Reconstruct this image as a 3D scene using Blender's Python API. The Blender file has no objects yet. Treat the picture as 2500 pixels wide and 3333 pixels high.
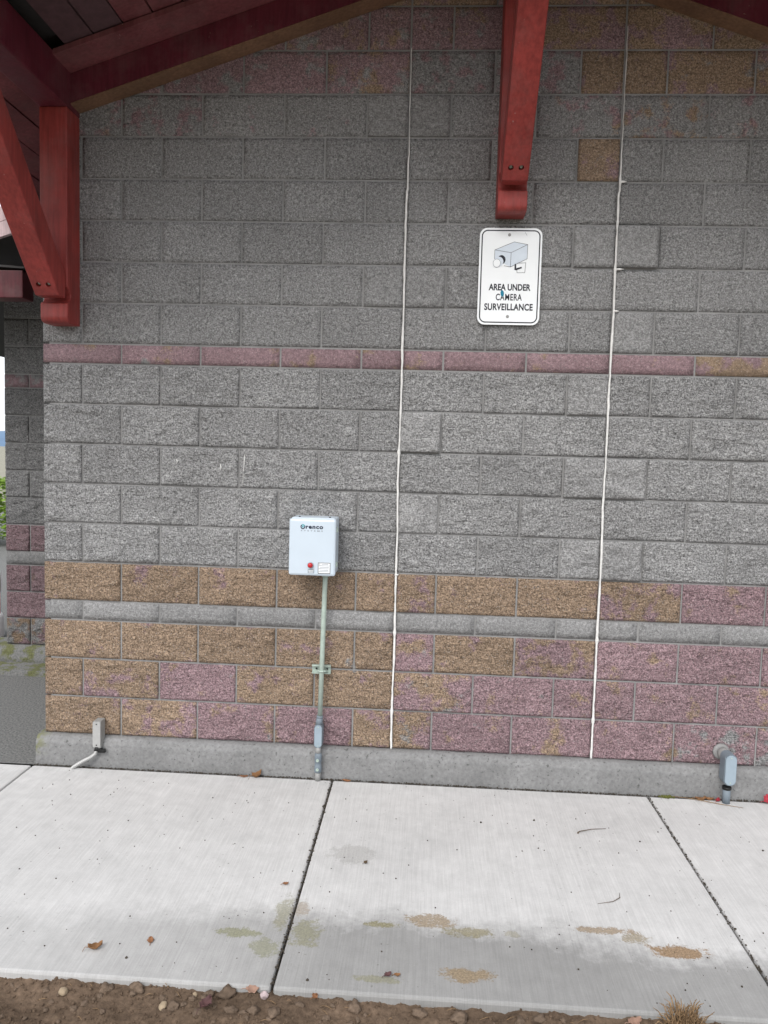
import bpy, bmesh, math, random
from mathutils import Vector, Matrix, noise

random.seed(7)
S = bpy.context.scene
COL = S.collection
R = math.radians
B = 0.4064                      # block module
GZ = -0.15                      # sidewalk level

# ------------------------------------------------------------------ camera
cd = bpy.data.cameras.new("camera")
cam = bpy.data.objects.new("camera", cd)
COL.objects.link(cam)
cd.sensor_fit = 'VERTICAL'
cd.sensor_height = 36.0
cd.lens = 26.68
cd.clip_start = 0.05
cd.clip_end = 5000
right = Vector((0.99798224, 0.05737883, 0.02718676))
up = Vector((-0.03139598, 0.07377981, 0.99678023))
fwd = Vector((-0.05518825, 0.99562252, -0.0754324))
cam.matrix_world = Matrix(((right.x, up.x, -fwd.x, 1.97012656),
                           (right.y, up.y, -fwd.y, -3.80569738),
                           (right.z, up.z, -fwd.z, 1.51160831),
                           (0, 0, 0, 1)))
S.camera = cam

# ------------------------------------------------------------------ light
SUN_EL, SUN_AZ = R(46), R(-18)          # azimuth measured from the -y direction, towards -x
W = bpy.data.worlds.new("World")
S.world = W
W.use_nodes = True
wn = W.node_tree.nodes
wl = W.node_tree.links
bg = wn["Background"]
sky = wn.new("ShaderNodeTexSky")
sky.sky_type = 'NISHITA'
sky.sun_disc = False
sky.sun_elevation = SUN_EL
sky.sun_rotation = R(180) - SUN_AZ
sky.dust_density = 4.0
sky.air_density = 1.0
hs = wn.new("ShaderNodeHueSaturation")
hs.inputs['Saturation'].default_value = 0.42
wl.new(sky.outputs[0], hs.inputs['Color'])
veil = wn.new("ShaderNodeMix")             # thin bright overcast over the clear sky
veil.data_type = 'RGBA'
veil.inputs[0].default_value = 0.6
wl.new(hs.outputs[0], veil.inputs[6])
veil.inputs[7].default_value = (7.3, 7.5, 7.9, 1)
wl.new(veil.outputs[2], bg.inputs['Color'])
bg.inputs['Strength'].default_value = 0.12
sd = bpy.data.lights.new("sun", 'SUN')
sd.energy = 0.8
sd.angle = R(24)
sd.color = (1.0, 0.985, 0.965)
sun = bpy.data.objects.new("sun", sd)
COL.objects.link(sun)
to_sun = Vector((math.sin(SUN_AZ) * math.cos(SUN_EL), -math.cos(SUN_AZ) * math.cos(SUN_EL), math.sin(SUN_EL)))
sun.rotation_euler = to_sun.to_track_quat('Z', 'Y').to_euler()
sun.location = to_sun * 20

S.view_settings.view_transform = 'Standard'
S.view_settings.look = 'None'
S.view_settings.gamma = 1
S.view_settings.use_curve_mapping = False
S.view_settings.exposure = 0.95


# ------------------------------------------------------------------ helpers
def lin(r, g, b):
    f = lambda c: (c / 255 / 12.92) if c / 255 <= 0.04045 else ((c / 255 + 0.055) / 1.055) ** 2.4
    return (f(r), f(g), f(b), 1)


class NT:
    """small node helper"""
    def __init__(s, name):
        s.m = bpy.data.materials.new(name)
        s.m.use_nodes = True
        s.t = s.m.node_tree
        s.b = s.t.nodes["Principled BSDF"]
        s.b.inputs['Specular IOR Level'].default_value = 0.3
        s.geo = None

    def n(s, typ, **kw):
        nd = s.t.nodes.new(typ)
        for k, v in kw.items():
            setattr(nd, k, v)
        return nd

    def l(s, a, b):
        s.t.links.new(a, b)

    def pos(s, scale=(1, 1, 1), rot=(0, 0, 0), loc=(0, 0, 0), obj=False):
        if obj:
            src = s.n("ShaderNodeTexCoord").outputs['Object']
        else:
            src = s.n("ShaderNodeNewGeometry").outputs['Position']
        mp = s.n("ShaderNodeMapping")
        mp.inputs['Scale'].default_value = scale
        mp.inputs['Rotation'].default_value = rot
        mp.inputs['Location'].default_value = loc
        s.l(src, mp.inputs['Vector'])
        return mp.outputs[0]

    def noise(s, vec, scale, detail=3, rough=0.55):
        nd = s.n("ShaderNodeTexNoise")
        nd.inputs['Scale'].default_value = scale
        nd.inputs['Detail'].default_value = detail
        nd.inputs['Roughness'].default_value = rough
        s.l(vec, nd.inputs['Vector'])
        return nd.outputs['Fac']

    def ramp(s, fac, a, b, va=0.0, vb=1.0):
        nd = s.n("ShaderNodeMapRange")
        nd.clamp = True
        s.inp(nd.inputs['Value'], fac)
        for i, v in zip(('From Min', 'From Max', 'To Min', 'To Max'), (a, b, va, vb)):
            s.inp(nd.inputs[i], v)
        return nd.outputs[0]

    def inp(s, sock, v):
        if hasattr(v, 'links') or isinstance(v, bpy.types.NodeSocket):
            s.l(v, sock)
        else:
            sock.default_value = v

    def math(s, op, a, b=0.0, c=None):
        nd = s.n("ShaderNodeMath", operation=op)
        s.inp(nd.inputs[0], a)
        s.inp(nd.inputs[1], b)
        if c is not None:
            s.inp(nd.inputs[2], c)
        return nd.outputs[0]

    def mix(s, fac, a, b, mode='MIX'):
        nd = s.n("ShaderNodeMix", data_type='RGBA', blend_type=mode)
        s.inp(nd.inputs[0], fac)
        s.inp(nd.inputs[6], a)
        s.inp(nd.inputs[7], b)
        return nd.outputs[2]

    def grey(s, v):
        nd = s.n("ShaderNodeCombineColor")
        for i in range(3):
            s.inp(nd.inputs[i], v)
        return nd.outputs[0]

    def bump(s, h, strength=0.5, dist=0.01):
        nd = s.n("ShaderNodeBump")
        s.inp(nd.inputs['Strength'], strength)
        nd.inputs['Distance'].default_value = dist
        s.l(h, nd.inputs['Height'])
        s.l(nd.outputs[0], s.b.inputs['Normal'])

    def col(s, c):
        s.inp(s.b.inputs['Base Color'], c)

    def rough(s, v):
        s.inp(s.b.inputs['Roughness'], v)


def simple(name, rgb, rough=0.6, var=0.12, scale=25, bump=0.0, metal=0.0, spec=0.3):
    t = NT(name)
    p = t.pos()
    f = t.noise(p, scale, 4, 0.6)
    v = t.ramp(f, 0.3, 0.7, 1 - var, 1 + var)
    t.col(t.mix(1.0, lin(*rgb), t.grey(v), 'MULTIPLY'))
    t.rough(t.ramp(f, 0.3, 0.7, max(0.05, rough - 0.08), min(1, rough + 0.08)))
    t.b.inputs['Metallic'].default_value = metal
    t.b.inputs['Specular IOR Level'].default_value = spec
    if bump:
        t.bump(t.noise(p, scale * 4, 4, 0.6), bump, 0.004)
    return t.m


# ---- masonry block: object colour drives pigment (R tan, G pigmented, B value, A smooth)
def block_material():
    t = NT("split_face_block")
    p = t.pos()
    oi = t.n("ShaderNodeObjectInfo")
    sp = t.n("ShaderNodeSeparateColor")
    t.l(oi.outputs['Color'], sp.inputs[0])
    tan, pig, val = sp.outputs[0], sp.outputs[1], sp.outputs[2]
    smooth = oi.outputs['Alpha']
    n1 = t.noise(p, 7, 5, 0.66)
    n1b = t.noise(t.pos(loc=(3.7, 1.2, 8.1)), 11, 5, 0.62)
    fine = t.noise(p, 135, 4, 0.8)
    mid = t.noise(t.pos(loc=(5, 2, 1)), 62, 3, 0.6)
    big = t.noise(p, 2.2, 3, 0.5)
    thr = t.math('MULTIPLY_ADD', tan, -0.46, 0.73)
    gr = t.math('MULTIPLY_ADD', fine, 0.22, -0.11)
    tmask = t.ramp(t.math('ADD', t.math('SUBTRACT', n1, thr), gr), -0.035, 0.035)
    thr2 = t.math('MULTIPLY_ADD', pig, -0.56, 0.79)
    pmask = t.ramp(t.math('ADD', t.math('SUBTRACT', n1b, thr2), gr), -0.045, 0.045)
    grey = (0.250, 0.249, 0.247, 1)
    mauve = (0.262, 0.180, 0.192, 1)
    tanc = (0.266, 0.195, 0.138, 1)
    c = t.mix(pmask, grey, t.mix(tmask, mauve, tanc))
    sm_lo = t.math('MULTIPLY_ADD', smooth, 0.72, 0.20)
    sm_hi = t.math('MULTIPLY_ADD', smooth, -0.82, 1.86)
    sp1 = t.ramp(fine, 0.34, 0.66, sm_lo, sm_hi)
    sp2 = t.ramp(mid, 0.33, 0.67, 0.78, 1.22)
    sp3 = t.ramp(big, 0.3, 0.7, 0.90, 1.10)
    # pale aggregate chips
    vo = t.n("ShaderNodeTexVoronoi", feature='F1')
    vo.inputs['Scale'].default_value = 150
    t.l(p, vo.inputs['Vector'])
    chip = t.ramp(vo.outputs['Distance'], 0.18, 0.30, 1.0, 0.0)
    sel = t.n("ShaderNodeSeparateColor")
    t.l(vo.outputs['Color'], sel.inputs[0])
    chip = t.math('MULTIPLY', chip, t.ramp(sel.outputs[0], 0.72, 0.78))
    v = t.math('MULTIPLY', t.math('MULTIPLY', sp1, sp2), t.math('MULTIPLY', sp3, val))
    c = t.mix(1.0, c, t.grey(v), 'MULTIPLY')
    c = t.mix(t.math('MULTIPLY', chip, t.math('MULTIPLY_ADD', smooth, -0.5, 0.72)), c, (0.60, 0.59, 0.57, 1))
    t.col(c)
    t.rough(0.92)
    t.b.inputs['Specular IOR Level'].default_value = 0.15
    facet = t.noise(t.pos(scale=(22, 22, 46), rot=(0, .35, 0)), 1, 4, 0.7)
    h = t.math('ADD', t.math('MULTIPLY', fine, 0.8), t.math('MULTIPLY', mid, 0.9))
    h = t.math('ADD', h, t.math('MULTIPLY', facet, 2.6))
    t.bump(h, t.math('MULTIPLY_ADD', smooth, -1.15, 0.95), 0.013)
    return t.m


def mortar_material():
    t = NT("mortar")
    p = t.pos()
    f = t.noise(p, 160, 4, 0.7)
    b = t.noise(p, 5, 3)
    v = t.math('MULTIPLY', t.ramp(f, 0.3, 0.7, 0.86, 1.14), t.ramp(b, 0.3, 0.7, 0.8, 1.2))
    t.col(t.mix(1.0, (0.252, 0.250, 0.246, 1), t.grey(v), 'MULTIPLY'))
    t.rough(0.95)
    t.bump(f, 0.25, 0.004)
    return t.m


def footing_material():
    t = NT("cast_concrete")
    p = t.pos()
    f = t.noise(p, 55, 6, 0.7)
    b = t.noise(p, 4, 4)
    pits = t.ramp(t.noise(t.pos(loc=(4, 4, 4)), 60, 3, 0.55), 0.60, 0.70)
    v = t.math('MULTIPLY', t.ramp(f, 0.25, 0.75, 0.72, 1.28), t.ramp(b, 0.3, 0.7, 0.85, 1.15))
    c = t.mix(1.0, (0.205, 0.205, 0.203, 1), t.grey(v), 'MULTIPLY')
    c = t.mix(t.math('MULTIPLY', pits, 0.8), c, (0.07, 0.07, 0.065, 1))
    # moss on the left outer corner
    sx = t.n("ShaderNodeSeparateXYZ")
    t.l(t.n("ShaderNodeNewGeometry").outputs['Position'], sx.inputs[0])
    mm = t.math('MULTIPLY', t.ramp(sx.outputs[0], 0.05, -0.02), t.ramp(t.noise(p, 30, 4), 0.38, 0.52))
    mm = t.math('MULTIPLY', mm, t.ramp(sx.outputs[2], -0.11, -0.06))
    c = t.mix(t.math('MULTIPLY', mm, 0.75), c, (0.15, 0.155, 0.06, 1))
    t.col(c)
    t.rough(0.93)
    t.bump(f, 0.35, 0.006)
    return t.m


MOSS = [  # x, y, rx, ry, brown 0..1, strength
    (1.372, -1.327, .075, .025, 0.0, .65), (1.500, -1.20, .030, .10, 0.15, .5), (1.600, -1.31, .055, .075, 0.1, .55),
    (1.560, -1.17, .03, .05, .8, .45), (1.475, -1.40, .05, .05, 0.0, .5), (1.857, -1.233, .055, .018, .25, .8),
    (2.045, -1.195, .085, .040, .8, .75), (2.170, -1.248, .085, .030, .35, .7), (2.148, -1.472, .085, .035, .8, .8),
    (2.655, -1.190, .095, .022, .85, .75), (2.747, -1.228, .060, .028, .6, .65), (2.880, -1.285, .10, .035, 1.0, .95),
    (1.864, -1.517, .085, .016, .1, .5), (2.32, -1.24, .03, .02, .3, .4)]


def slab_material():
    t = NT("broomed_concrete")
    p = t.pos()
    sx = t.n("ShaderNodeSeparateXYZ")
    t.l(t.n("ShaderNodeNewGeometry").outputs['Position'], sx.inputs[0])
    X, Y, Z = sx.outputs
    broom = t.noise(t.pos(scale=(210, 5, 5)), 1.0, 3, 0.6)
    fine = t.noise(p, 140, 4, 0.7)
    big = t.noise(p, 1.7, 5, 0.6)
    mid = t.noise(p, 14, 5, 0.65)
    v = t.math('MULTIPLY', t.ramp(broom, 0.25, 0.75, 0.88, 1.09), t.ramp(fine, 0.25, 0.75, 0.93, 1.06))
    v = t.math('MULTIPLY', v, t.ramp(big, 0.3, 0.7, 0.91, 1.06))
    v = t.math('MULTIPLY', v, t.ramp(mid, 0.25, 0.75, 0.90, 1.07))
    c = t.mix(1.0, (0.525, 0.521, 0.512, 1), t.grey(v), 'MULTIPLY')
    # darker band along the soil side, with an uneven edge
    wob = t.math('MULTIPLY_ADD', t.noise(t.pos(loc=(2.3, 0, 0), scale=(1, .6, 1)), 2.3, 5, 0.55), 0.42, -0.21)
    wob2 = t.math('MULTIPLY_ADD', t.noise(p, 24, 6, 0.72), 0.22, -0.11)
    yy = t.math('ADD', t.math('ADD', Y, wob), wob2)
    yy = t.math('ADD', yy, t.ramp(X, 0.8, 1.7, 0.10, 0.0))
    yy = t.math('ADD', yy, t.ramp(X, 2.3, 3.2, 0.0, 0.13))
    dark_band = t.math('MULTIPLY', t.ramp(yy, -1.13, -1.27), t.ramp(X, 0.6, 1.75, 0.28, 1.0))
    c = t.mix(dark_band, c, t.mix(1.0, c, (0.54, 0.54, 0.535, 1), 'MULTIPLY'))
    # dark pores and dirt specks
    pores = t.ramp(t.noise(t.pos(loc=(9, 1, 3)), 75, 2, 0.5), 0.70, 0.76)
    pores = t.math('MULTIPLY', pores, t.ramp(t.noise(p, 3, 3), 0.42, 0.60, 0.05, 0.7))
    c = t.mix(pores, c, (0.10, 0.095, 0.085, 1))
    # grey-brown stain
    for (mx, my, rx, ry, br, stg) in [(1.706, -.773, .10, .07, 2, .28)] + MOSS:
        dx = t.math('DIVIDE', t.math('SUBTRACT', X, mx), rx)
        dy = t.math('DIVIDE', t.math('SUBTRACT', Y, my), ry)
        d = t.math('ADD', t.math('MULTIPLY', dx, dx), t.math('MULTIPLY', dy, dy))
        d = t.math('ADD', d, t.math('MULTIPLY_ADD', t.noise(p, 30, 6, .75), 6.0, -3.0))
        d = t.math('ADD', d, t.math('MULTIPLY_ADD', fine, 2.0, -1.0))
        m = t.ramp(d, 1.15, 0.55, 0.0, stg)
        if br == 2:
            cc = (0.20, 0.19, 0.17, 1)
        else:
            g, b_ = (0.185, 0.185, 0.090), (0.25, 0.170, 0.100)
            cc = tuple(g[i] * (1 - br) + b_[i] * br for i in range(3)) + (1,)
        c = t.mix(m, c, t.mix(1.0, cc, t.grey(t.ramp(fine, .3, .7, .55, 1.5)), 'MULTIPLY'))
    t.col(c)
    t.rough(t.math('MULTIPLY_ADD', dark_band, -0.15, 0.92))
    h = t.math('ADD', t.math('MULTIPLY', broom, 0.7), t.math('MULTIPLY', fine, 0.4))
    t.bump(h, 0.22, 0.004)
    return t.m


def soil_material(name="soil", base=(0.122, 0.086, 0.060)):
    t = NT(name)
    p = t.pos()
    f = t.noise(p, 60, 7, 0.72)
    b = t.noise(p, 6, 4)
    v = t.math('MULTIPLY', t.ramp(f, 0.25, 0.75, 0.55, 1.45), t.ramp(b, 0.3, 0.7, 0.75, 1.25))
    t.col(t.mix(1.0, base + (1,), t.grey(v), 'MULTIPLY'))
    t.rough(0.98)
    t.b.inputs['Specular IOR Level'].default_value = 0.1
    t.bump(t.noise(p, 130, 6, 0.75), 0.6, 0.008)
    return t.m


def paint_material(name, rgb, chip=True):
    """red stained timber: lengthwise grain, a few pale runs"""
    t = NT(name)
    p = t.pos()
    g = t.noise(t.pos(scale=(60, 60, 5)), 1, 4, 0.6)
    b = t.noise(p, 5, 4)
    v = t.math('MULTIPLY', t.ramp(g, 0.3, 0.7, 0.76, 1.2), t.ramp(b, 0.3, 0.7, 0.78, 1.2))
    c = t.mix(1.0, lin(*rgb), t.grey(v), 'MULTIPLY')
    if chip:
        drip = t.noise(t.pos(scale=(55, 55, 2.2), loc=(1, 4, 0)), 1, 2, 0.5)
        dm = t.math('MULTIPLY', t.ramp(drip, 0.735, 0.77), 0.5)
        c = t.mix(dm, c, (0.35, 0.28, 0.25, 1))
        ch = t.ramp(t.noise(t.pos(loc=(8, 2, 5)), 85, 3, 0.6), 0.70, 0.74)
        ch = t.math('MULTIPLY', ch, t.ramp(t.noise(t.pos(loc=(2, 7, 3)), 6, 2), 0.50, 0.62))
        c = t.mix(t.math('MULTIPLY', ch, 0.55), c, (0.40, 0.30, 0.24, 1))
        c = t.mix(t.ramp(t.noise(t.pos(loc=(6, 6, 6)), 3.5, 5, .7), .48, .70, 0, .22), c, (0.22, 0.17, 0.16, 1))
    t.col(c)
    t.rough(t.ramp(b, 0.3, 0.7, 0.42, 0.6))
    t.bump(g, 0.12, 0.004)
    return t.m


M = {}
M['block'] = block_material()
M['mortar'] = mortar_material()
M['footing'] = footing_material()
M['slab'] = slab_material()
M['soil'] = soil_material()
M['clod'] = soil_material("dry_clod", (0.142, 0.104, 0.076))
M['ground'] = soil_material("bare_ground", (0.26, 0.25, 0.20))
M['red'] = paint_material("red_stained_timber", (138, 56, 52))
M['red_dark'] = paint_material("dark_red_timber", (92, 34, 46))
M['plank'] = paint_material("soffit_stain", (122, 70, 74))
M['plank_grey'] = simple("dark_grey_plank", (88, 66, 70), 0.8, .2, 30)
M['dark_stain'] = paint_material("dark_stained_beam", (82, 34, 40))
M['brown_wood'] = paint_material("brown_unpainted_wood", (124, 96, 76), False)
M['roof'] = simple("roof_sheet", (60, 58, 58), 0.8)
M['fascia'] = paint_material("pale_weathered_board", (190, 168, 170), False)
M['caulk'] = simple("white_caulk", (216, 215, 212), 0.6, .12, 60, .3)
M['enclosure'] = simple("pale_enclosure", (194, 206, 216), 0.35, .02, 8, 0, 0, .5)
M['grey_label'] = simple("grey_label", (150, 160, 168), 0.5, .03)
M['white_paint'] = simple("sign_white", (238, 241, 242), 0.4, .025, 9, 0, 0, .4)
M['black_print'] = simple("black_print", (26, 26, 38), 0.5, .03)
M['navy'] = simple("navy_print", (10, 18, 48), 0.4, .03)
M['teal'] = simple("teal_paint", (12, 122, 150), 0.4, .05)
M['logo_teal'] = simple("teal_print", (40, 150, 160), 0.4, .03)
M['print_grey'] = simple("grey_print", (120, 125, 135), 0.5, .03)
M['camera_tone'] = simple("pale_blue_print", (208, 217, 226), 0.45, .04)
M['galv'] = simple("galvanised_steel", (168, 182, 172), 0.45, .10, 40, 0, 0.15)
M['conduit_grey'] = simple("grey_pvc", (112, 122, 130), 0.45, .08, 30)
M['cover_grey'] = simple("pale_cover", (144, 158, 168), 0.4, .05, 30)
M['old_grey'] = simple("weathered_grey_metal", (150, 150, 148), 0.55, .15, 50, .1, 0.2)
M['black_metal'] = simple("black_metal", (28, 28, 28), 0.5, .1)
M['silver'] = simple("flexible_metal", (176, 176, 174), 0.4, .06, 40, 0, 0.35)
M['dirt_fill'] = simple("joint_dirt", (66, 60, 52), 0.95, .3, 50, .4)  # dirt filling the slab joints, also the loose grit
M['aggregate'] = simple("exposed_aggregate", (112, 112, 110), 0.95, .6, 90, .8)
tm = NT("mossy_concrete")
pm = tm.pos()
fm = tm.noise(pm, 9, 5, .65)
ff = tm.noise(pm, 90, 5, .7)
cmm = tm.mix(tm.ramp(fm, .46, .56), (0.16, 0.16, 0.155, 1), (0.115, 0.12, 0.055, 1))
tm.col(tm.mix(1.0, cmm, tm.grey(tm.ramp(ff, .3, .7, .6, 1.4)), 'MULTIPLY'))
tm.rough(.95)
tm.bump(ff, .4, .006)
M['mossy'] = tm.m
M['lens'] = None
tl = NT("red_lens")
tl.col(lin(176, 16, 26))
tl.rough(0.18)
tl.b.inputs['Specular IOR Level'].default_value = 0.6
M['lens'] = tl.m
M['leaf_brown'] = simple("dry_leaf", (126, 92, 62), 0.85, .3, 60)
M['leaf_orange'] = simple("orange_leaf", (132, 92, 64), 0.8, .25, 60)
M['leaf_red'] = simple("red_leaf", (150, 48, 58), 0.7, .25, 60)
M['leaf_pink'] = simple("pink_leaf", (150, 120, 104), 0.8, .2, 60)
M['leaf_purple'] = simple("purple_leaf", (88, 62, 62), 0.8, .25, 60)
M['straw'] = simple("straw", (134, 110, 82), 0.9, .5, 120)
M['twig'] = simple("twig", (88, 74, 58), 0.9, .2, 60)
M['stone'] = simple("pale_stone", (150, 134, 112), 0.9, .2, 60, .3)
M['white_stone'] = simple("white_stone", (176, 160, 160), 0.85, .25, 70, .3)
M['moss'] = simple("green_moss", (92, 94, 48), 0.95, .3, 80)
M['hedge'] = simple("hedge_leaf", (112, 140, 52), 0.6, .35, 12)
M['hill'] = simple("far_hills", (96, 120, 146), 1.0, .1, .05)
M['post_white'] = simple("white_post_paint", (226, 220, 220), 0.5, .06)
M['post_red'] = simple("red_post_band", (196, 60, 40), 0.5, .06)


class MB:
    """collects shapes, then links them as one mesh object"""
    def __init__(s):
        s.v, s.f, s.sm = [], [], []

    def add(s, vs, fs, smooth=False):
        o = len(s.v)
        s.v += [tuple(v) for v in vs]
        s.f += [tuple(i + o for i in f) for f in fs]
        s.sm += [smooth] * len(fs)
        return s

    def box(s, x0, x1, y0, y1, z0, z1, c=0.0):
        """box; c chamfers every edge"""
        if c <= 0:
            vs = [(x, y, z) for z in (z0, z1) for y in (y0, y1) for x in (x0, x1)]
            fs = [(0, 2, 3, 1), (4, 5, 7, 6), (0, 1, 5, 4), (2, 6, 7, 3), (0, 4, 6, 2), (1, 3, 7, 5)]
            return s.add(vs, fs)
        bm = bmesh.new()
        bmesh.ops.create_cube(bm, size=1)
        for v in bm.verts:
            v.co = Vector(((x0 + x1) / 2 + v.co.x * (x1 - x0), (y0 + y1) / 2 + v.co.y * (y1 - y0), (z0 + z1) / 2 + v.co.z * (z1 - z0)))
        bmesh.ops.bevel(bm, geom=bm.edges[:], offset=c, segments=2, profile=0.5, affect='EDGES')
        return s.bm(bm)

    def bm(s, bm, smooth=False):
        bm.verts.ensure_lookup_table()
        s.add([v.co[:] for v in bm.verts], [tuple(v.index for v in f.verts) for f in bm.faces], smooth)
        bm.free()
        return s

    def extrude_x(s, prof, x0, x1, c=0.0):
        """profile [(y,z)] extruded along x"""
        n = len(prof)
        vs = [(x0, y, z) for y, z in prof] + [(x1, y, z) for y, z in prof]
        fs = [tuple(range(n))[::-1], tuple(range(n, 2 * n))]
        fs += [(i, (i + 1) % n, n + (i + 1) % n, n + i) for i in range(n)]
        if c <= 0:
            return s.add(vs, fs)
        bm = bmesh.new()
        bv = [bm.verts.new(v) for v in vs]
        for f in fs:
            bm.faces.new([bv[i] for i in f])
        bmesh.ops.recalc_face_normals(bm, faces=bm.faces[:])
        bm.edges.ensure_lookup_table()
        bmesh.ops.bevel(bm, geom=bm.edges[:], offset=c, segments=2, profile=0.5, affect='EDGES')
        return s.bm(bm)

    def extrude_y(s, prof, y0, y1):
        """profile [(x,z)] extruded along y"""
        n = len(prof)
        vs = [(x, y0, z) for x, z in prof] + [(x, y1, z) for x, z in prof]
        fs = [tuple(range(n)), tuple(range(n, 2 * n))[::-1]]
        fs += [(i, n + i, n + (i + 1) % n, (i + 1) % n) for i in range(n)]
        return s.add(vs, fs)

    def tube(s, pts, rad, n=10, cap=True, ell=(1, 1)):
        pts = [Vector(p) for p in pts]
        rr = rad if isinstance(rad, (list, tuple)) else [rad] * len(pts)
        vs, fs = [], []
        side = None
        for i, p in enumerate(pts):
            d = (pts[min(i + 1, len(pts) - 1)] - pts[max(i - 1, 0)]).normalized()
            if side is None:
                side = d.cross(Vector((0, 1, 0)) if abs(d.y) < .9 else Vector((1, 0, 0))).normalized()
            side = (side - d * side.dot(d)).normalized()
            oth = d.cross(side)
            for k in range(n):
                a = 2 * math.pi * k / n
                vs.append(p + side * math.cos(a) * rr[i] * ell[0] + oth * math.sin(a) * rr[i] * ell[1])
        for i in range(len(pts) - 1):
            for k in range(n):
                k2 = (k + 1) % n
                fs.append((i * n + k, i * n + k2, (i + 1) * n + k2, (i + 1) * n + k))
        s.add(vs, fs, True)
        if cap:
            o = len(s.v) - len(vs)
            s.f += [tuple(o + k for k in range(n))[::-1], tuple(o + (len(pts) - 1) * n + k for k in range(n))]
            s.sm += [False, False]
        return s

    def lathe(s, prof, c, axis='z', n=16):
        """profile [(r,h)] round an axis through c"""
        vs, fs = [], []
        for r, h in prof:
            for k in range(n):
                a = 2 * math.pi * k / n
                u, w = r * math.cos(a), r * math.sin(a)
                vs.append((c[0] + u, c[1] + w, c[2] + h) if axis == 'z' else (c[0] + u, c[1] - h, c[2] + w))
        for i in range(len(prof) - 1):
            for k in range(n):
                k2 = (k + 1) % n
                fs.append((i * n + k, i * n + k2, (i + 1) * n + k2, (i + 1) * n + k))
        s.add(vs, fs, True)
        o = len(s.v) - len(vs)
        s.f += [tuple(o + k for k in range(n))[::-1], tuple(o + (len(prof) - 1) * n + k for k in range(n))]
        s.sm += [False, False]
        return s

    def rrect(s, x0, x1, z0, z1, r, y0, y1, n=6):
        """rounded-rectangle plate in xz between y0 (front) and y1"""
        pr = []
        for cx, cz, a0 in ((x1 - r, z1 - r, 0), (x0 + r, z1 - r, 90), (x0 + r, z0 + r, 180), (x1 - r, z0 + r, 270)):
            for k in range(n + 1):
                a = R(a0 + 90 * k / n)
                pr.append((cx + r * math.cos(a), cz + r * math.sin(a)))
        return s.extrude_y(pr[::-1], y0, y1)

    def poly(s, pts, y):
        return s.add([(x, y, z) for x, z in pts], [tuple(range(len(pts)))])

    def line(s, a, b, w, y):
        a, b = Vector(a), Vector(b)
        d = (b - a).normalized() * w / 2
        q = Vector((-d.y, d.x))
        a2, b2 = a - d * .6, b + d * .6
        return s.poly([tuple(a2 + q), tuple(a2 - q), tuple(b2 - q), tuple(b2 + q)], y)

    def build(s, name, mat, parent=None):
        me = bpy.data.meshes.new(name)
        me.from_pydata(s.v, [], s.f)
        me.polygons.foreach_set('use_smooth', s.sm)
        bm = bmesh.new()
        bm.from_mesh(me)
        bmesh.ops.recalc_face_normals(bm, faces=bm.faces[:])
        bm.to_mesh(me)
        bm.free()
        me.materials.append(mat)
        o = bpy.data.objects.new(name, me)
        COL.objects.link(o)
        if parent:
            o.parent = parent
        return o


def thing(name, label, cat, group=None, loc=(0, 0, 0)):
    o = bpy.data.objects.new(name, None)
    COL.objects.link(o)
    o.location = loc
    o.empty_display_size = 0.1
    return tag(o, label, cat, group)


def tag(o, label, cat, group=None):
    o['label'] = label
    o['category'] = cat
    if group:
        o['group'] = group
    return o


def struct(o, kind='structure'):
    o['kind'] = kind
    return o


def grid_sheet(x0, x1, y0, y1, nx, ny, zf):
    vs = [(x0 + (x1 - x0) * i / nx, y0 + (y1 - y0) * j / ny, 0) for j in range(ny + 1) for i in range(nx + 1)]
    vs = [(x, y, zf(x, y)) for x, y, _ in vs]
    fs = [(j * (nx + 1) + i, j * (nx + 1) + i + 1, (j + 1) * (nx + 1) + i + 1, (j + 1) * (nx + 1) + i)
          for j in range(ny) for i in range(nx)]
    return vs, fs


def fbm(x, y, z, octv=4):
    return noise.fractal(Vector((x, y, z)), 0.9, 2.1, octv)


# ------------------------------------------------------------------ ground
mb = MB()
mb.add([(-1500, -1500, -.30), (1500, -1500, -.30), (1500, 1500, -.30), (-1500, 1500, -.30)], [(0, 1, 2, 3)])
struct(mb.build("ground", M['ground']))


def soil_z(x, y):
    d = min(1, max(0, (-1.56 - y) / 0.12))
    edge = -0.174 + 0.022 * fbm(x * 2.2, 3.3, 1) + 0.03 * max(0, 0.9 - x)
    z = edge * (1 - d) + (-0.185 + 0.02 * fbm(x * 3, y * 3, 5)) * d
    return z + 0.010 * fbm(x * 14, y * 14, 2) + 0.006 * fbm(x * 55, y * 55, 7, 3)


mb = MB()
mb.add(*grid_sheet(0.2, 3.7, -2.0, -1.54, 420, 56, soil_z), True)
mb.add(*grid_sheet(-6, 0.2, -2.0, -1.54, 60, 8, lambda x, y: soil_z(x, y) if x > .19 else -.185), True)
mb.add(*grid_sheet(3.7, 11, -2.0, -1.54, 60, 8, lambda x, y: soil_z(x, y) if x < 3.71 else -.185), True)
mb.add(*grid_sheet(-6, 11, -7, -2.0, 60, 24, lambda x, y: -.19 + .02 * fbm(x, y, 1)), True)
struct(mb.build("soil_bed", M['soil']))

# sidewalk: dirt-filled base with a slab per bay
mb = MB().box(-6.3, 10.9, -1.575, -.03, -.29, -.178)
walk = struct(mb.build("sidewalk", M['dirt_fill']))
jx = [-4.77, -3.19, -1.61, -.035, 1.537, 3.118, 4.70, 6.28, 7.86]
for a, b in zip(jx[:-1], jx[1:]):
    g = .0045
    y1 = -.071
    MB().box(a + g, b - g, -1.586, y1, -.275, GZ, .009).build("slab", M['slab'], walk)
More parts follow.
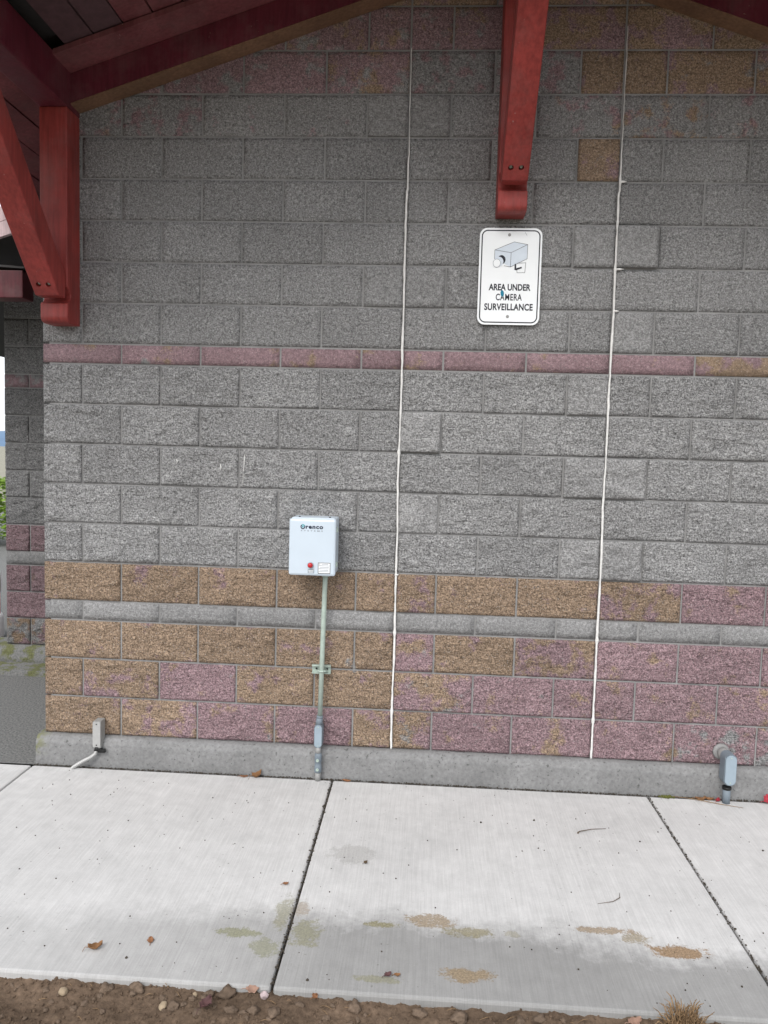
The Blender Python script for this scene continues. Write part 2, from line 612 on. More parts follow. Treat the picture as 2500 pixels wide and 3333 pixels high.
# dark aggregate yard in the recess
mb = MB()
mb.add(*grid_sheet(-9, 0.0, -.052, 30, 30, 60, lambda x, y: -.155), False)
struct(mb.build("yard", M['aggregate']))

# ------------------------------------------------------------------ building
bld = thing("building", "grey block gable-end building with red timber eaves and knee braces", "building")
XC = 2.335                                   # ridge line


def zb(x):                                   # underside of the gable rafters at the wall
    return 3.0977 + (x if x < XC else 2 * XC - x) / 3


WX0, WX1 = 0.0, 11.5 * B
# courses: (z0, z1, kind, phase)
courses = []
z = 0.0
for k in range(1, 22):
    h = B / 4 if k in (4, 11) else B / 2
    kind = 'smooth' if k in (4, 11) else ('split' if k <= 10 else 'ground')
    courses.append((k, z, z + h, kind, 0 if k % 2 else 1))
    z += h

core = MB()
prof = [(.03, -.2), (WX1 - .03, -.2), (WX1 - .03, zb(WX1) + .1), (XC, zb(XC) + .1), (.03, zb(.03) + .1)]
core.extrude_y(prof, .0062, 6.0)
gable = core.build("gable_wall", M['mortar'], bld)


def block_obj(x0, x1, z0, z1, kind, y, color, parent, out=0.0, clip=False, corner_l=False, seed=0):
    j = .0048
    jl = 0.0 if corner_l else j
    x0, x1, z0, z1 = x0 + jl, x1 - j, z0 + j, z1 - j
    step = .0100 if kind == 'split' else (.02 if kind == 'ground' else .05)
    nx = max(3, round((x1 - x0) / step))
    nz = max(3, round((z1 - z0) / step))
    amp = {'split': .0135, 'ground': .0028, 'smooth': .0007}[kind]
    if out and kind == 'split':
        amp = .006
    vs, fs = [], []
    for jz in range(nz + 1):
        for i in range(nx + 1):
            u, v = i / nx, jz / nz
            x = x0 + (x1 - x0) * u
            zz = z0 + (z1 - z0) * v
            e = min(u, 1 - u) * (x1 - x0)
            e2 = min(v, 1 - v) * (z1 - z0)
            edge = min(1, min(e, e2) / .012)
            d = fbm(x * 9 + seed * 3.1, 1.7 + seed, zz * 15, 5) * amp * 1.25 + fbm(x * 3.3, seed * 1.3, zz * 4, 2) * amp
            if kind == 'split':
                d += amp * .55
                rg = 1 - abs(noise.noise(Vector((x * 7 + seed * 2.3, seed, zz * 11 + x * 2)))) * 2.2
                d += .010 * rg * rg * math.copysign(1, rg) - .004
                d -= .016 * max(0, noise.noise(Vector((x * 13 + seed, 4.4 + seed, zz * 26))) - .34) * 2.2
            d = max(d, -.35 * amp)
            yy = y - out - d * (0.15 + .85 * edge) + (1 - edge) * (.004 if kind != 'split' else .003)
            if kind == 'split' and (i in (0, nx) or jz in (0, nz)):
                w = .002 * fbm(x * 40, seed, zz * 40, 2)
                x += w if 0 < i < nx else 0
                zz += w if 0 < jz < nz else w * .5
            vs.append((x, yy, zz))
    W_ = nx + 1
    for jz in range(nz):
        for i in range(nx):
            fs.append((jz * W_ + i, jz * W_ + i + 1, (jz + 1) * W_ + i + 1, (jz + 1) * W_ + i))
    ring = [i for i in range(W_)] + [jz * W_ + nx for jz in range(1, nz + 1)] + [nz * W_ + i for i in range(nx - 1, -1, -1)] + [jz * W_ for jz in range(nz - 1, 0, -1)]
    o = len(vs)
    for r in ring:
        vs.append((vs[r][0], y + .03, vs[r][2]))
    n = len(ring)
    sm = [True] * len(fs)
    for k in range(n):
        fs.append((ring[k], o + k, o + (k + 1) % n, ring[(k + 1) % n]))
        sm.append(False)
    me = bpy.data.meshes.new("block")
    me.from_pydata(vs, [], fs)
    me.polygons.foreach_set('use_smooth', sm)
    if clip:
        bm = bmesh.new()
        bm.from_mesh(me)
        for sgn in (1, -1):
            nrm = Vector((-sgn / 3, 0, 1)).normalized()
            px = 0 if sgn == 1 else 2 * XC
            bmesh.ops.bisect_plane(bm, geom=bm.verts[:] + bm.edges[:] + bm.faces[:], plane_co=Vector((px, 0, 3.0977 + .02)),
                                   plane_no=nrm, clear_outer=True)
        bm.to_mesh(me)
        empty = len(bm.faces) < 4
        bm.free()
        if empty:
            bpy.data.meshes.remove(me)
            return None
    me.materials.append(M['block'])
    ob = bpy.data.objects.new("block", me)
    ob.color = color
    COL.objects.link(ob)
    ob.parent = parent
    return ob


TAN = {  # pigment by course: list over block index (per half module start) -> (tan, pigmented)
    1: [(.0, .97, .95), (1, .62, .92), (2, .14, .9), (3, .22, .86), (4, .62, .85), (4.5, .60, .8), (5, .12, .94), (6, .34, .92), (7, .14, .95), (8, .02, .68), (9, .02, .6)],
    2: [(0, .88, .95), (.5, .62, .92), (1.5, .30, .92), (2.5, .72, .92), (3.5, .86, .93), (4.5, .52, .78), (5.5, .18, .86), (6.5, .2, .93), (7, .08, .93), (7.5, .1, .95), (8.5, .08, .9)],
    3: [(0, .82, .93), (1, .93, .93), (2, .9, .93), (3, .84, .9), (4, .76, .9), (4.5, .42, .84), (5, .93, .92), (6, .52, .92), (7, .3, .92), (8, .22, .94), (9, .05, .9)],
    5: [(0, .97, .95), (1, .82, .92), (2, .88, .93), (3, .93, .95), (4, .92, .93), (4.5, .72, .9), (5, .95, .95), (6, .86, .92), (7, .6, .92), (8, .24, .92), (9, .1, .9)],
    11: [(0, .0, .86), (8, .62, .95), (9, .5, .9)],
    16: [(0, .1, .06), (6.5, .80, .95), (7, .1, .05)],
    17: [(0, .1, .42), (2, .15, .25), (4, .0, .0), (5, .1, .22), (6, .3, .35), (7, .55, .42), (7.5, .4, .35)],
    18: [(0, .2, .62), (3, .4, .64), (4.5, .15, .42), (6.5, .68, .86), (7.5, .58, .8), (8.5, .66, .78)],
    19: [(0, .35, .72), (5.5, .55, .82), (7.5, .66, .85)], 20: [(0, .6, .85)], 21: [(0, .5, .75)]}
OUT = {(17, 4): .006, (17, 4.5): .006, (14, 7): .022, (14, 6.5): .007, (10, 6.5): .009, (9, 4.5): .018, (9, 4): .002, (8, 6.5): .012,
       (8, 7): .012, (6, 7): .011, (7, 4.5): .004, (16, 6.5): .007, (13, 4): .004, (13, 4.5): .004, (12, 7): .003}
LIGHT = {(17, 4), (17, 4.5), (14, 7), (14, 6.5), (13, 4), (13, 4.5), (12, 7), (10, 6.5), (9, 4.5), (8, 7), (8, 6.5), (7, 4.5), (6, 7), (6, 6.5)}


def pigment(k, x):
    if k not in TAN:
        return (0.1, 0.0)
    r = TAN[k][0]
    for e in TAN[k]:
        if x >= e[0] - .01:
            r = e
    if k >= 16:
        return r[1], r[2]
    return min(.74, max(.27, r[1] * .9)), r[2] * (.95 if k < 6 else 1)


rng = random.Random(11)
for (k, z0, z1, kind, ph) in courses:
    cuts = [0.0] + [i + (.5 if ph else 1) for i in range(0, 11)] + [11.5]
    cuts = sorted(set(c for c in cuts if c <= 11.5) | {4.5 if not ph else 7.0})
    for a, b in zip(cuts[:-1], cuts[1:]):
        xa, xb = a * B, b * B
        if z0 > max(zb(xa), zb(xb)) + .05:
            continue
        clip = z1 > min(zb(xa), zb(xb))
        t_, p_ = pigment(k, a)
        br = rng.uniform(.93, 1.06)
        smv = {'split': .0, 'ground': .22, 'smooth': .55}[kind]
        if kind == 'smooth':
            br *= .93
        if kind == 'split':
            br *= 1.20 if k > 5 else 1.12
        if (k, a) in LIGHT:
            br *= .95
            smv += .22
        block_obj(xa, xb, z0, z1, kind, 0.0, (t_, p_, br, smv), gable, OUT.get((k, a), rng.uniform(-.001, .0025)), clip, a == 0, k * 1.7 + a * .37)

# control-joint caulk beads
for (cx, ztop, sd_) in ((4.5 * B, 3.47, 1), (7 * B, 3.56, 5)):
    pts, rad = [], []
    zz = .004
    while zz < ztop:
        wob = .0045 * fbm(3, sd_, zz * 2.5, 3) + .0018 * fbm(9, sd_, zz * 20, 2)
        w = max(.0032, .0053 + .0026 * fbm(sd_, 1, zz * 7, 3))
        if zz > 2.78:
            w *= max(.36, 1 - (zz - 2.78) * 2.4)
        for q in (.2032, .6096, 1.524, 2.4384, 2.6416, 2.8448):
            if abs(zz - q) < .016 and (q + sd_) % 3 > 1.2:
                w *= 1.45
        pts.append((cx + wob + .003 * (zz > 2.8), -.0078 - .2 * w, zz))
        rad.append(w)
        zz += .012
    MB().tube(pts, rad, 8, True, (1, .7)).build("caulk_bead", M['caulk'], gable)
# smears where caulk ran into bed joints
for (x, z, w) in ((7 * B + .022, 2.2352 + .2032 - .004, .02), (7 * B + .016, 2.2352, .013), (7 * B + .018, 2.8448, .016), (4.5 * B + .004, .908, .010)):
    MB().tube([(x - w, -.006, z), (x, -.009, z - .001), (x + w, -.004, z + .001)], [.005, .006, .002], 8).build("caulk_smear", M['caulk'], gable)

# pale mortar drips on the left part of the wall
for (px, pz, h) in ((.700, 1.46, .022), (.925, 1.44, .028)):
    MB().tube([(px, -.016, pz), (px + .004, -.0175, pz - h * .5), (px + .001, -.016, pz - h)], [.002, .0035, .002], 6).build("mortar_drip", M['caulk'], gable)
# lime run in one joint right of them
MB().tube([(2.55 * B + .01, -.001, 1.3208 + .192), (2.55 * B + .0, -.001, 1.33)], .0022, 6).build("lime_run", M['caulk'], gable)

# footing with chamfered top edge
MB().extrude_x([(-.012, .002), (-.030, -.004), (-.048, -.034), (-.054, -.24), (.2, -.24), (.2, .002)], -.030, WX1 + .03, .004).build("footing", M['footing'], bld)

# recessed wall
YR = 1.70
core = MB().box(-1.176, .03, YR + .008, YR + .3, -.2, 3.25)
rec = core.build("recessed_wall", M['mortar'], bld)
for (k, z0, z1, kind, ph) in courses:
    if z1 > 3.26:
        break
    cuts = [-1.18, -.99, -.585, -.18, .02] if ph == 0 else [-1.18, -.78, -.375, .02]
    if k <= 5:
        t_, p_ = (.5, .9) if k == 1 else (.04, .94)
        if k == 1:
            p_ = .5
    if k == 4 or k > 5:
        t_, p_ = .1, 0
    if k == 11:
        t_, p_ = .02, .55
    for a, b in zip(cuts[:-1], cuts[1:]):  # block value lowered: the shade of the recess is painted into the colour
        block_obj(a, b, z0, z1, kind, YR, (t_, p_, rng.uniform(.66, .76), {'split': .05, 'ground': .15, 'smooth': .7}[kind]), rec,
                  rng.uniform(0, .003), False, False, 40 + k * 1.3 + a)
MB().extrude_x([(YR - .01, .0), (YR - .06, -.03), (YR - .075, -.09), (YR - .075, -.24), (YR + .2, -.24), (YR + .2, .0)], -1.5, 0.0, .005).build("recessed_footing", M['mossy'], bld)
MB().extrude_x([(YR - .12, -.10), (YR - .28, -.118), (YR - .29, -.24), (YR - .12, -.24)], -1.75, 0.0, .006).build("curb_step", M['mossy'], bld)

# ---- roof timbers
YF = -1.26                                    # outer edge of the overhang


def slope_prism(mb, x0, x1, y0, y1, dz0, dz1):
    """piece following the roof slope between x0 and x1, dz above the rafter underside"""
    return mb.extrude_y([(x0, zb(x0) + dz0), (x1, zb(x1) + dz0), (x1, zb(x1) + dz1), (x0, zb(x0) + dz1)], y0, y1)


for (xa, xb) in ((.197, XC - .07), (XC + .07, 2 * XC - .197)):
    slope_prism(MB(), xa, xb, -.102, -.002, 0, .133).build("rafter", M['red_dark'], bld)
    slope_prism(MB(), xa, xb, -.275, -.002, .136, .160).build("frieze_board", M['plank'], bld)
    slope_prism(MB(), xa, xb, -.099, .0, -.009, -.0012).build("trim_board", M['brown_wood'], bld)
deck = MB()
for (xa, xb) in ((-.75, XC), (XC, 2 * XC + .75)):
    slope_prism(deck, xa, xb, YF, 6.0, .222, .30)
deck = deck.build("roof_deck", M['roof'], bld)
x = -.72
i = 0
while x < 2 * XC + .70:
    w = .138
    x1 = x + w
    if x < XC - 1e-6 and XC < x1:
        x1 = XC
    if not (-.02 < x < .16):
        side = x < -.1 or x > 2 * XC + .0
        y1 = 6.0 if side else -.02
        mt = M['plank_grey'] if .20 < x < .40 else M['plank']  # boards next to the gap by the eave beam get a darker grey
        dz = random.uniform(-.002, .002)
        slope_prism(MB(), x + .004, x1 - .004, YF + .02, y1, .168 + dz, .195 + dz).build("plank", mt, deck)
    x = x1
    i += 1
for (xa, xb) in ((-.78, XC), (XC, 2 * XC + .78)):
    slope_prism(MB(), xa, xb, YF - .04, YF - .002, .06, .32).build("barge_board", M['red'], bld)
# beams running out from the wall
MB().box(.058, .197, YF, -.001, 3.13, 3.32, .006).build("eave_beam", M['red_dark'], bld)
MB().box(2 * XC - .197, 2 * XC - .058, YF, -.001, 3.13, 3.32, .006).build("eave_beam", M['red_dark'], bld)
MB().box(XC - .068, XC + .068, YF, -.001, 3.70, 3.93, .006).build("ridge_beam", M['red_dark'], bld)


def knee_brace(xc, zfoot, ztop):
    root = MB()
    w = .0685
    D = .14
    # post with a rounded corbel foot
    zf = zfoot
    prof = [(-.004, zf + .002), (-.105, zf - .001), (-D + .014, zf + .004), (-D + .004, zf + .013), (-D, zf + .024), (-D, zf + .092), (-.118, zf + .102),
            (-.104, zf + .120), (-.104, zf + .140), (-.118, zf + .158), (-D, zf + .170), (-D, ztop), (-.004, ztop)]
    kb = MB().extrude_x(prof, xc - w, xc + w, .005).build("knee_brace", M['red'], bld)
    kb['label'] = "red timber knee brace bolted to the wall"
    # strut rising outwards
    k = 1.12
    yb, zs = -.205, zf + .115
    yt = yb - (ztop - zs) / k
    hgt = .125 * math.sqrt(1 + k * k)
    st = [(-D - .002, zs), (yb, zs), (yt, ztop - .002), (yt + (hgt / k), ztop - .002), (-D - .002, zs + hgt + (-(-D) + yb) * 0 - (D + yb) * 0 + k * (D - .205) + .13)]
    # upper edge meets the post where the strut line (shifted by hgt) reaches y=-D
    zu = zs + hgt + k * (yb + D)
    st[-1] = (-D - .002, zu)
    so = MB().extrude_x(st, xc - .060, xc + .060, .005).build("strut", M['red'], kb)
    # counterbored bolts on the sloping underside
    n = Vector((0, -k, -1)).normalized()
    tdir = Vector((0, -1, k)).normalized()
    base = Vector((xc, yb, zs)) + tdir * .056
    cut = []
    for sx in (-1, 1):
        c = base + Vector((sx * .0235, 0, 0))
        bm = bmesh.new()
        rot = n.to_track_quat('Z', 'Y').to_matrix().to_4x4()
        bmesh.ops.create_cone(bm, cap_ends=True, segments=16, radius1=.0125, radius2=.0125, depth=.05, matrix=Matrix.Translation(c - n * .005) @ rot)
        cut.append(MB().bm(bm))
        bm = bmesh.new()
        bmesh.ops.create_cone(bm, cap_ends=True, segments=6, radius1=.0078, radius2=.007, depth=.008, matrix=Matrix.Translation(c - n * .016) @ rot)
        MB().bm(bm).build("bolt", M['galv'], kb)
    cm = MB()
    for c_ in cut:
        cm.add(c_.v, c_.f)
    cu = cm.build("cutter", M['red'])
    md = so.modifiers.new("b", 'BOOLEAN')
    md.object = cu
    md.solver = 'EXACT'
    dg = bpy.context.evaluated_depsgraph_get()
    me = bpy.data.meshes.new_from_object(so.evaluated_get(dg))
    so.modifiers.clear()
    so.data = me
    bpy.data.objects.remove(cu)
    return kb


knee_brace(.128, 2.112, 3.13)
knee_brace(2.328, 2.662, 3.70)

# low side-porch roof edge beyond the corner
YP = .90  # porch edge and roof brought forward to shade the recessed wall
MB().extrude_y([(-2.4, 2.27), (-.60, 2.845), (-.60, 2.935), (-2.4, 2.36)], YP, YP + .03).build("fascia_board", M['fascia'], bld)
MB().extrude_y([(-2.4, 2.368), (-.615, 2.94), (-.615, 3.03), (-2.4, 2.458)], YP + .012, YP + .04).build("fascia_board", M['fascia'], bld)
porch = MB().extrude_y([(-2.4, 2.40), (-.02, 3.01), (-.02, 3.04), (-2.4, 2.46)], YP + .045, 4.0).build("porch_roof", M['roof'], bld)
MB().box(-2.4, -.597, YP + .005, YP + .14, 2.43, 2.60, .006).build("beam_end", M['dark_stain'], bld)
MB().extrude_y([(-2.4, 2.72), (-.62, 2.612), (-.585, 2.612), (-.585, 2.622), (-2.4, 2.735)], YP, YP + .15).build("flashing", M['roof'], bld)

# ------------------------------------------------------------------ lettering
def text_part(txt, x0, x1, z0, z1, y, mat, parent, bold=0.0, name="lettering", space=1.0):
    cu = bpy.data.curves.new(name, 'FONT')
    cu.body = txt
    cu.offset = bold
    cu.space_character = space
    cu.resolution_u = 6
    ob = bpy.data.objects.new(name, cu)
    COL.objects.link(ob)
    dg = bpy.context.evaluated_depsgraph_get()
    me = bpy.data.meshes.new_from_object(ob.evaluated_get(dg))
    bpy.data.objects.remove(ob)
    xs = [v.co.x for v in me.vertices]
    ys = [v.co.y for v in me.vertices]
    ax, bx, ay, by = min(xs), max(xs), min(ys), max(ys)
    for v in me.vertices:
        v.co = Vector((x0 + (v.co.x - ax) / (bx - ax) * (x1 - x0), y, z0 + (v.co.y - ay) / (by - ay) * (z1 - z0)))
    me.materials.clear()
    me.materials.append(mat)
    o = bpy.data.objects.new(name, me)
    COL.objects.link(o)
    o.parent = parent
    return o


# ------------------------------------------------------------------ surveillance sign
sg = thing("surveillance_sign", "white rounded metal sign reading AREA UNDER CAMERA SURVEILLANCE on the block wall", "sign", None, (2.34, -.014, 2.39))
sg.location = (0, 0, 0)
ys = -.022
MB().rrect(2.189, 2.489, 2.158, 2.618, .036, ys, ys + .003, 8).build("plate", M['white_paint'], sg)


def ring(x0, x1, z0, z1, r, w, y):
    def loop(i):
        pr = []
        for cx, cz, a0 in ((x1 - r, z1 - r, 0), (x0 + r, z1 - r, 90), (x0 + r, z0 + r, 180), (x1 - r, z0 + r, 270)):
            for k in range(9):
                a = R(a0 + 90 * k / 8)
                pr.append((cx + (r - i) * math.cos(a), y, cz + (r - i) * math.sin(a)))
        return pr
    a, b = loop(0), loop(w)
    n = len(a)
    return MB().add(a + b, [(k, (k + 1) % n, n + (k + 1) % n, n + k) for k in range(n)])


ring(2.198, 2.480, 2.167, 2.609, .030, .0055, ys - .0006).build("border", M['black_print'], sg)
text_part("AREA UNDER", 2.240, 2.442, 2.3215, 2.3535, ys - .0006, M['black_print'], sg, .030)
text_part("CAMERA", 2.276, 2.402, 2.2745, 2.3065, ys - .0006, M['black_print'], sg, .020, "lettering", 1.12)
text_part("SURVEILLANCE", 2.222, 2.456, 2.227, 2.260, ys - .0006, M['black_print'], sg, .030, "lettering", 1.05)
for bz, bx in ((2.586, 2.331), (2.198, 2.336)):
    MB().lathe([(.0075, 0), (.0072, .002), (.005, .004)], (bx, ys, bz), 'y', 12).build("bolt", M['old_grey'], sg)
yp = ys - .0006
A, Bq, C_, D_, E_, F_, G_ = (2.263, 2.514), (2.355, 2.553), (2.420, 2.541), (2.342, 2.502), (2.420, 2.474), (2.341, 2.434), (2.263, 2.472)
pic = MB()
pic.poly([A, D_, C_, Bq], yp).poly([A, G_, F_, D_], yp).poly([D_, F_, E_, C_], yp)
pic = pic.build("camera_picture", M['camera_tone'], sg)
ln = MB()
for a, b in ((A, Bq), (Bq, C_), (C_, D_), (D_, A), (A, G_), (G_, (2.275, 2.466)), ((2.31, 2.440), F_), (F_, D_), (F_, E_), (E_, C_)):
    ln.line(a, b, .0017, yp - .0004)
# wall plate outline
for a, b in (((2.374, 2.452), (2.414, 2.455)), ((2.414, 2.455), (2.411, 2.408)), ((2.411, 2.408), (2.374, 2.407)), ((2.374, 2.407), (2.372, 2.424))):
    ln.line(a, b, .0016, yp - .0004)
ln.build("outline", M['black_print'], pic)
MB().poly([(2.361, 2.449), (2.368, 2.449), (2.369, 2.428), (2.395, 2.436), (2.396, 2.429), (2.369, 2.419), (2.361, 2.421)], yp - .0008).build("bracket", M['black_print'], pic)


def disc(cx, cz, rx, rz, y, rot=0, n=20, a0=0, a1=360):
    return MB().poly([(cx + rx * math.cos(R(a)) * math.cos(rot) - rz * math.sin(R(a)) * math.sin(rot),
                       cz + rx * math.cos(R(a)) * math.sin(rot) + rz * math.sin(R(a)) * math.cos(rot))
                      for a in [a0 + (a1 - a0) * k / n for k in range(n)]], y)


disc(2.297, 2.468, .0195, .0215, yp - .0008).build("lens_shade", M['black_print'], pic)
disc(2.284, 2.459, .0225, .023, yp - .0012).build("lens_barrel", M['camera_tone'], pic)
disc(2.2745, 2.451, .0185, .0205, yp - .0016).build("lens_rim", M['print_grey'], pic)
disc(2.2745, 2.451, .0168, .0188, yp - .0020).build("lens_glass", M['white_paint'], pic)
disc(2.3065, 2.308, .0085, .016, yp - .0012, .1, 9).build("paint_blot", M['teal'], sg)
MB().line((2.405, 2.60), (2.416, 2.582), .0012, yp).build("scratch", M['print_grey'], sg)

# ------------------------------------------------------------------ control panel
cp = thing("control_panel", "pale blue-white electrical control box with red alarm light on the wall", "control box")
bx0, bx1, bz0, bz1 = 1.311, 1.540, .915, 1.192
MB().box(bx0 + .004, bx1 - .004, -.150, -.022, bz0 + .004, bz1 + .004, .010).build("enclosure", M['enclosure'], cp)
MB().box(bx0, bx1, -.180, -.1525, bz0, bz1, .011).build("door", M['enclosure'], cp)
for fx in (1.352, 1.502):
    MB().lathe([(.0055, 0), (.0055, .003), (.004, .0045)], (fx, -.120, bz1 + .0035), 'z', 10).build("screw", M['black_metal'], cp)
for lz in (.97, 1.14):
    MB().box(bx1 - .004, bx1 + .006, -.158, -.135, lz - .012, lz + .012, .002).build("latch", M['galv'], cp)
yd = -.1806
MB().lathe([(.0155, 0), (.0155, .004), (.0125, .0042)], (1.4195, -.180, .9675), 'y', 20).build("light_base", M['grey_label'], cp)
MB().lathe([(.0125, .004), (.0128, .012), (.0105, .019), (.006, .0225), (.001, .0235)], (1.4195, -.180, .9675), 'y', 20).build("alarm_light", M['lens'], cp)
gl = MB().rrect(1.406, 1.438, .928, .9475, .001, yd, yd + .0004, 2).build("name_tag", M['grey_label'], cp)
MB().line((1.411, .941), (1.433, .941), .003, yd - .0004).line((1.413, .934), (1.431, .934), .003, yd - .0004).build("print", M['white_paint'], gl)
wlb = MB().rrect(1.455, 1.517, .927, .982, .0015, yd, yd + .0004, 2).build("warning_label", M['white_paint'], cp)
pb, pr = MB(), MB()
for a, b in (((1.457, .929), (1.515, .929)), ((1.457, .980), (1.515, .980)), ((1.457, .929), (1.457, .980)), ((1.515, .929), (1.515, .980))):
    pb.line(a, b, .0028, yd - .0004)
for q, (a, b) in enumerate(((.474, .506), (.462, .510), (.464, .508), (.461, .510), (.463, .507), (.462, .509))):
    pr.line((1 + a, .9735 - q * .0072), (1 + b, .9735 - q * .0072), .0024, yd - .0004)
pr.line((1.465, .9765), (1.465, .970), .003, yd - .0004)
pb.build("border", M['black_print'], wlb)
pr.build("print", M['print_grey'], wlb)
# logo
lg = text_part("renco", 1.3925, 1.4770, 1.1440, 1.1590, yd, M['navy'], cp, .040, "lettering", 1.15)
o1, o2 = MB(), MB()
nseg = 28
for k in range(nseg):
    a0, a1 = 2 * math.pi * k / nseg, 2 * math.pi * (k + 1) / nseg
    q = [(1.3785 + r * math.cos(a), 1.1535 + r * math.sin(a)) for r, a in ((.0118, a0), (.0118, a1), (.0068, a1), (.0068, a0))]
    (o2 if 2 <= k <= 9 else o1).poly(q, yd)
o1.build("lettering", M['navy'], cp)
o2.build("lettering", M['logo_teal'], cp)
disc(1.3785, 1.1535, .0042, .0042, yd).build("emblem", M['logo_teal'], cp)
text_part("SYSTEMS", 1.369, 1.4755, 1.1315, 1.1375, yd, M['print_grey'], cp, .02, "lettering", 1.9)

# ------------------------------------------------------------------ conduits
cr = thing("conduit_run", "galvanised conduit running from the white control box down to the sidewalk", "conduit")
yc = -.058
MB().tube([(1.478, yc, .93), (1.4755, yc, .84), (1.470, yc, .52), (1.4645, yc, .175)], .0125, 14).build("pipe", M['galv'], cr)
MB().lathe([(.018, 0), (.0185, .004), (.0185, .016), (.015, .018)], (1.478, yc, .894)).build("locknut", M['galv'], cr)
cl = MB()
cl.box(1.415, 1.510, -.038, -.018, .390, .396).box(1.415, 1.510, -.020, -.016, .390, .434).box(1.415, 1.510, -.038, -.018, .428, .434)
cl = cl.build("strut_channel", M['galv'], cr)
MB().tube([(1.452, -.036, .412), (1.453, -.064, .412), (1.469, -.074, .412), (1.485, -.064, .412), (1.486, -.036, .412)], .0035, 8, True, (1, 2.4)).build("clamp", M['galv'], cr)
for sx in (1.437, 1.492):
    MB().lathe([(.005, 0), (.005, .003), (.003, .004)], (sx, -.0202, .4125), 'y', 8).build("screw", M['black_metal'], cr)
MB().tube([(1.4645, yc, .180), (1.4635, yc, .168)], .017, 14).tube([(1.4635, yc, .170), (1.461, yc - .004, .135)], [.0165, .0185], 14).build("hub", M['conduit_grey'], cr)
body = MB().rrect(1.4395, 1.4815, .018, .140, .02, -.080, -.030, 6).build("conduit_body", M['conduit_grey'], cr)
MB().rrect(1.4425, 1.4785, .022, .136, .0175, -.084, -.0805, 6).build("cover", M['cover_grey'], body)
for sz in (.030, .128):
    MB().lathe([(.0032, 0), (.0026, .0018)], (1.4605, -.0842, sz), 'y', 8).build("screw", M['galv'], body)
MB().tube([(1.4605, -.066, .022), (1.462, -.078, -.012)], .0135, 14).build("nipple", M['old_grey'], cr)
MB().lathe([(.0175, 0), (.0185, .006), (.0185, .034), (.0165, .037), (.0165, .052), (.0185, .055), (.0185, .088), (.0165, .095), (.013, .099)],
           (1.463, -.080, -.106)).build("coupling", M['conduit_grey'], cr)
for sz in (-.088, -.040):
    MB().lathe([(.008, 0), (.008, .003), (.0045, .0035), (.004, .0015)], (1.4625, -.098, sz), 'y', 10).build("screw", M['galv'], cr)
MB().tube([(1.463, -.080, -.100), (1.463, -.081, -.152)], .0145, 14).build("pipe", M['old_grey'], cr)

cb = thing("flexible_conduit_fitting", "small grey conduit body with ribbed silver flexible conduit at the left wall corner", "conduit")
hd = MB().rrect(.290, .330, -.042, .100, .004, -.072, -.020, 3).build("conduit_body", M['old_grey'], cb)
MB().rrect(.2885, .3285, -.036, .096, .006, -.0755, -.0725, 4).build("cover", M['silver'], hd)
for sz in (.084, -.026):
    MB().lathe([(.0038, 0), (.003, .0018)], (.3085, -.0757, sz), 'y', 8).build("screw", M['black_metal'], hd)
MB().tube([(.308, -.060, -.040), (.307, -.066, -.060)], [.014, .0155], 12).build("connector", M['black_metal'], cb)
MB().box(.312, .352, -.075, -.058, -.066, -.048, .003).build("connector_lug", M['black_metal'], cb)
path = [Vector(p) for p in ((.306, -.068, -.058), (.300, -.074, -.074), (.280, -.080, -.090), (.252, -.086, -.104), (.222, -.090, -.122), (.196, -.092, -.140), (.182, -.092, -.154))]
fine_p, fine_r = [], []
tot = 88
for k in range(tot + 1):
    u = k / tot * (len(path) - 1)
    i = min(int(u), len(path) - 2)
    fine_p.append(path[i].lerp(path[i + 1], u - i))
    fine_r.append((.0068, .0102, .0102, .0102)[k % 4])
MB().tube(fine_p, fine_r, 12).build("flexible_conduit", M['silver'], cb)

rc = thing("elbow_conduit", "blue-grey conduit elbow rising from the sidewalk into the wall at right", "conduit")
MB().tube([(3.487, -.098, -.155), (3.487, -.098, -.07)], .0185, 16).build("pipe", M['conduit_grey'], rc)
MB().lathe([(.021, 0), (.0218, .004), (.0218, .009), (.021, .013)], (3.487, -.098, -.080), 'z', 16).build("collar", M['black_metal'], rc)
rb = MB().rrect(3.459, 3.517, -.052, .104, .026, -.126, -.066, 8).build("conduit_body", M['conduit_grey'], rc)
MB().rrect(3.4625, 3.5135, -.047, .099, .0235, -.132, -.1265, 8).build("cover", M['cover_grey'], rb)
for sz in (.088, -.036):
    MB().lathe([(.0042, 0), (.0032, .002)], (3.488, -.1322, sz), 'y', 8).build("screw", M['galv'], rb)
MB().tube([(3.487, -.07, .070), (3.487, -.005, .074)], [.026, .028], 16).build("hub", M['old_grey'], rc)
MB().lathe([(.042, 0), (.039, .006), (.030, .012)], (3.484, -.008, .074), 'y', 18).build("mortar_collar", M['mortar'], rc)

# ------------------------------------------------------------------ soil litter
def rock_mesh(seed, mat, sub=2, rough=.28):
    bm = bmesh.new()
    bmesh.ops.create_icosphere(bm, subdivisions=sub, radius=1)
    for v in bm.verts:
        d = 1 + rough * fbm(v.co.x * 1.5 + seed * 7, v.co.y * 1.5, v.co.z * 1.5, 4)
        v.co = Vector((v.co.x * d, v.co.y * d * .85, v.co.z * d * .62))
    me = bpy.data.meshes.new("dirt_clod")
    bm.to_mesh(me)
    bm.free()
    me.polygons.foreach_set('use_smooth', [True] * len(me.polygons))
    me.materials.append(mat)
    return me


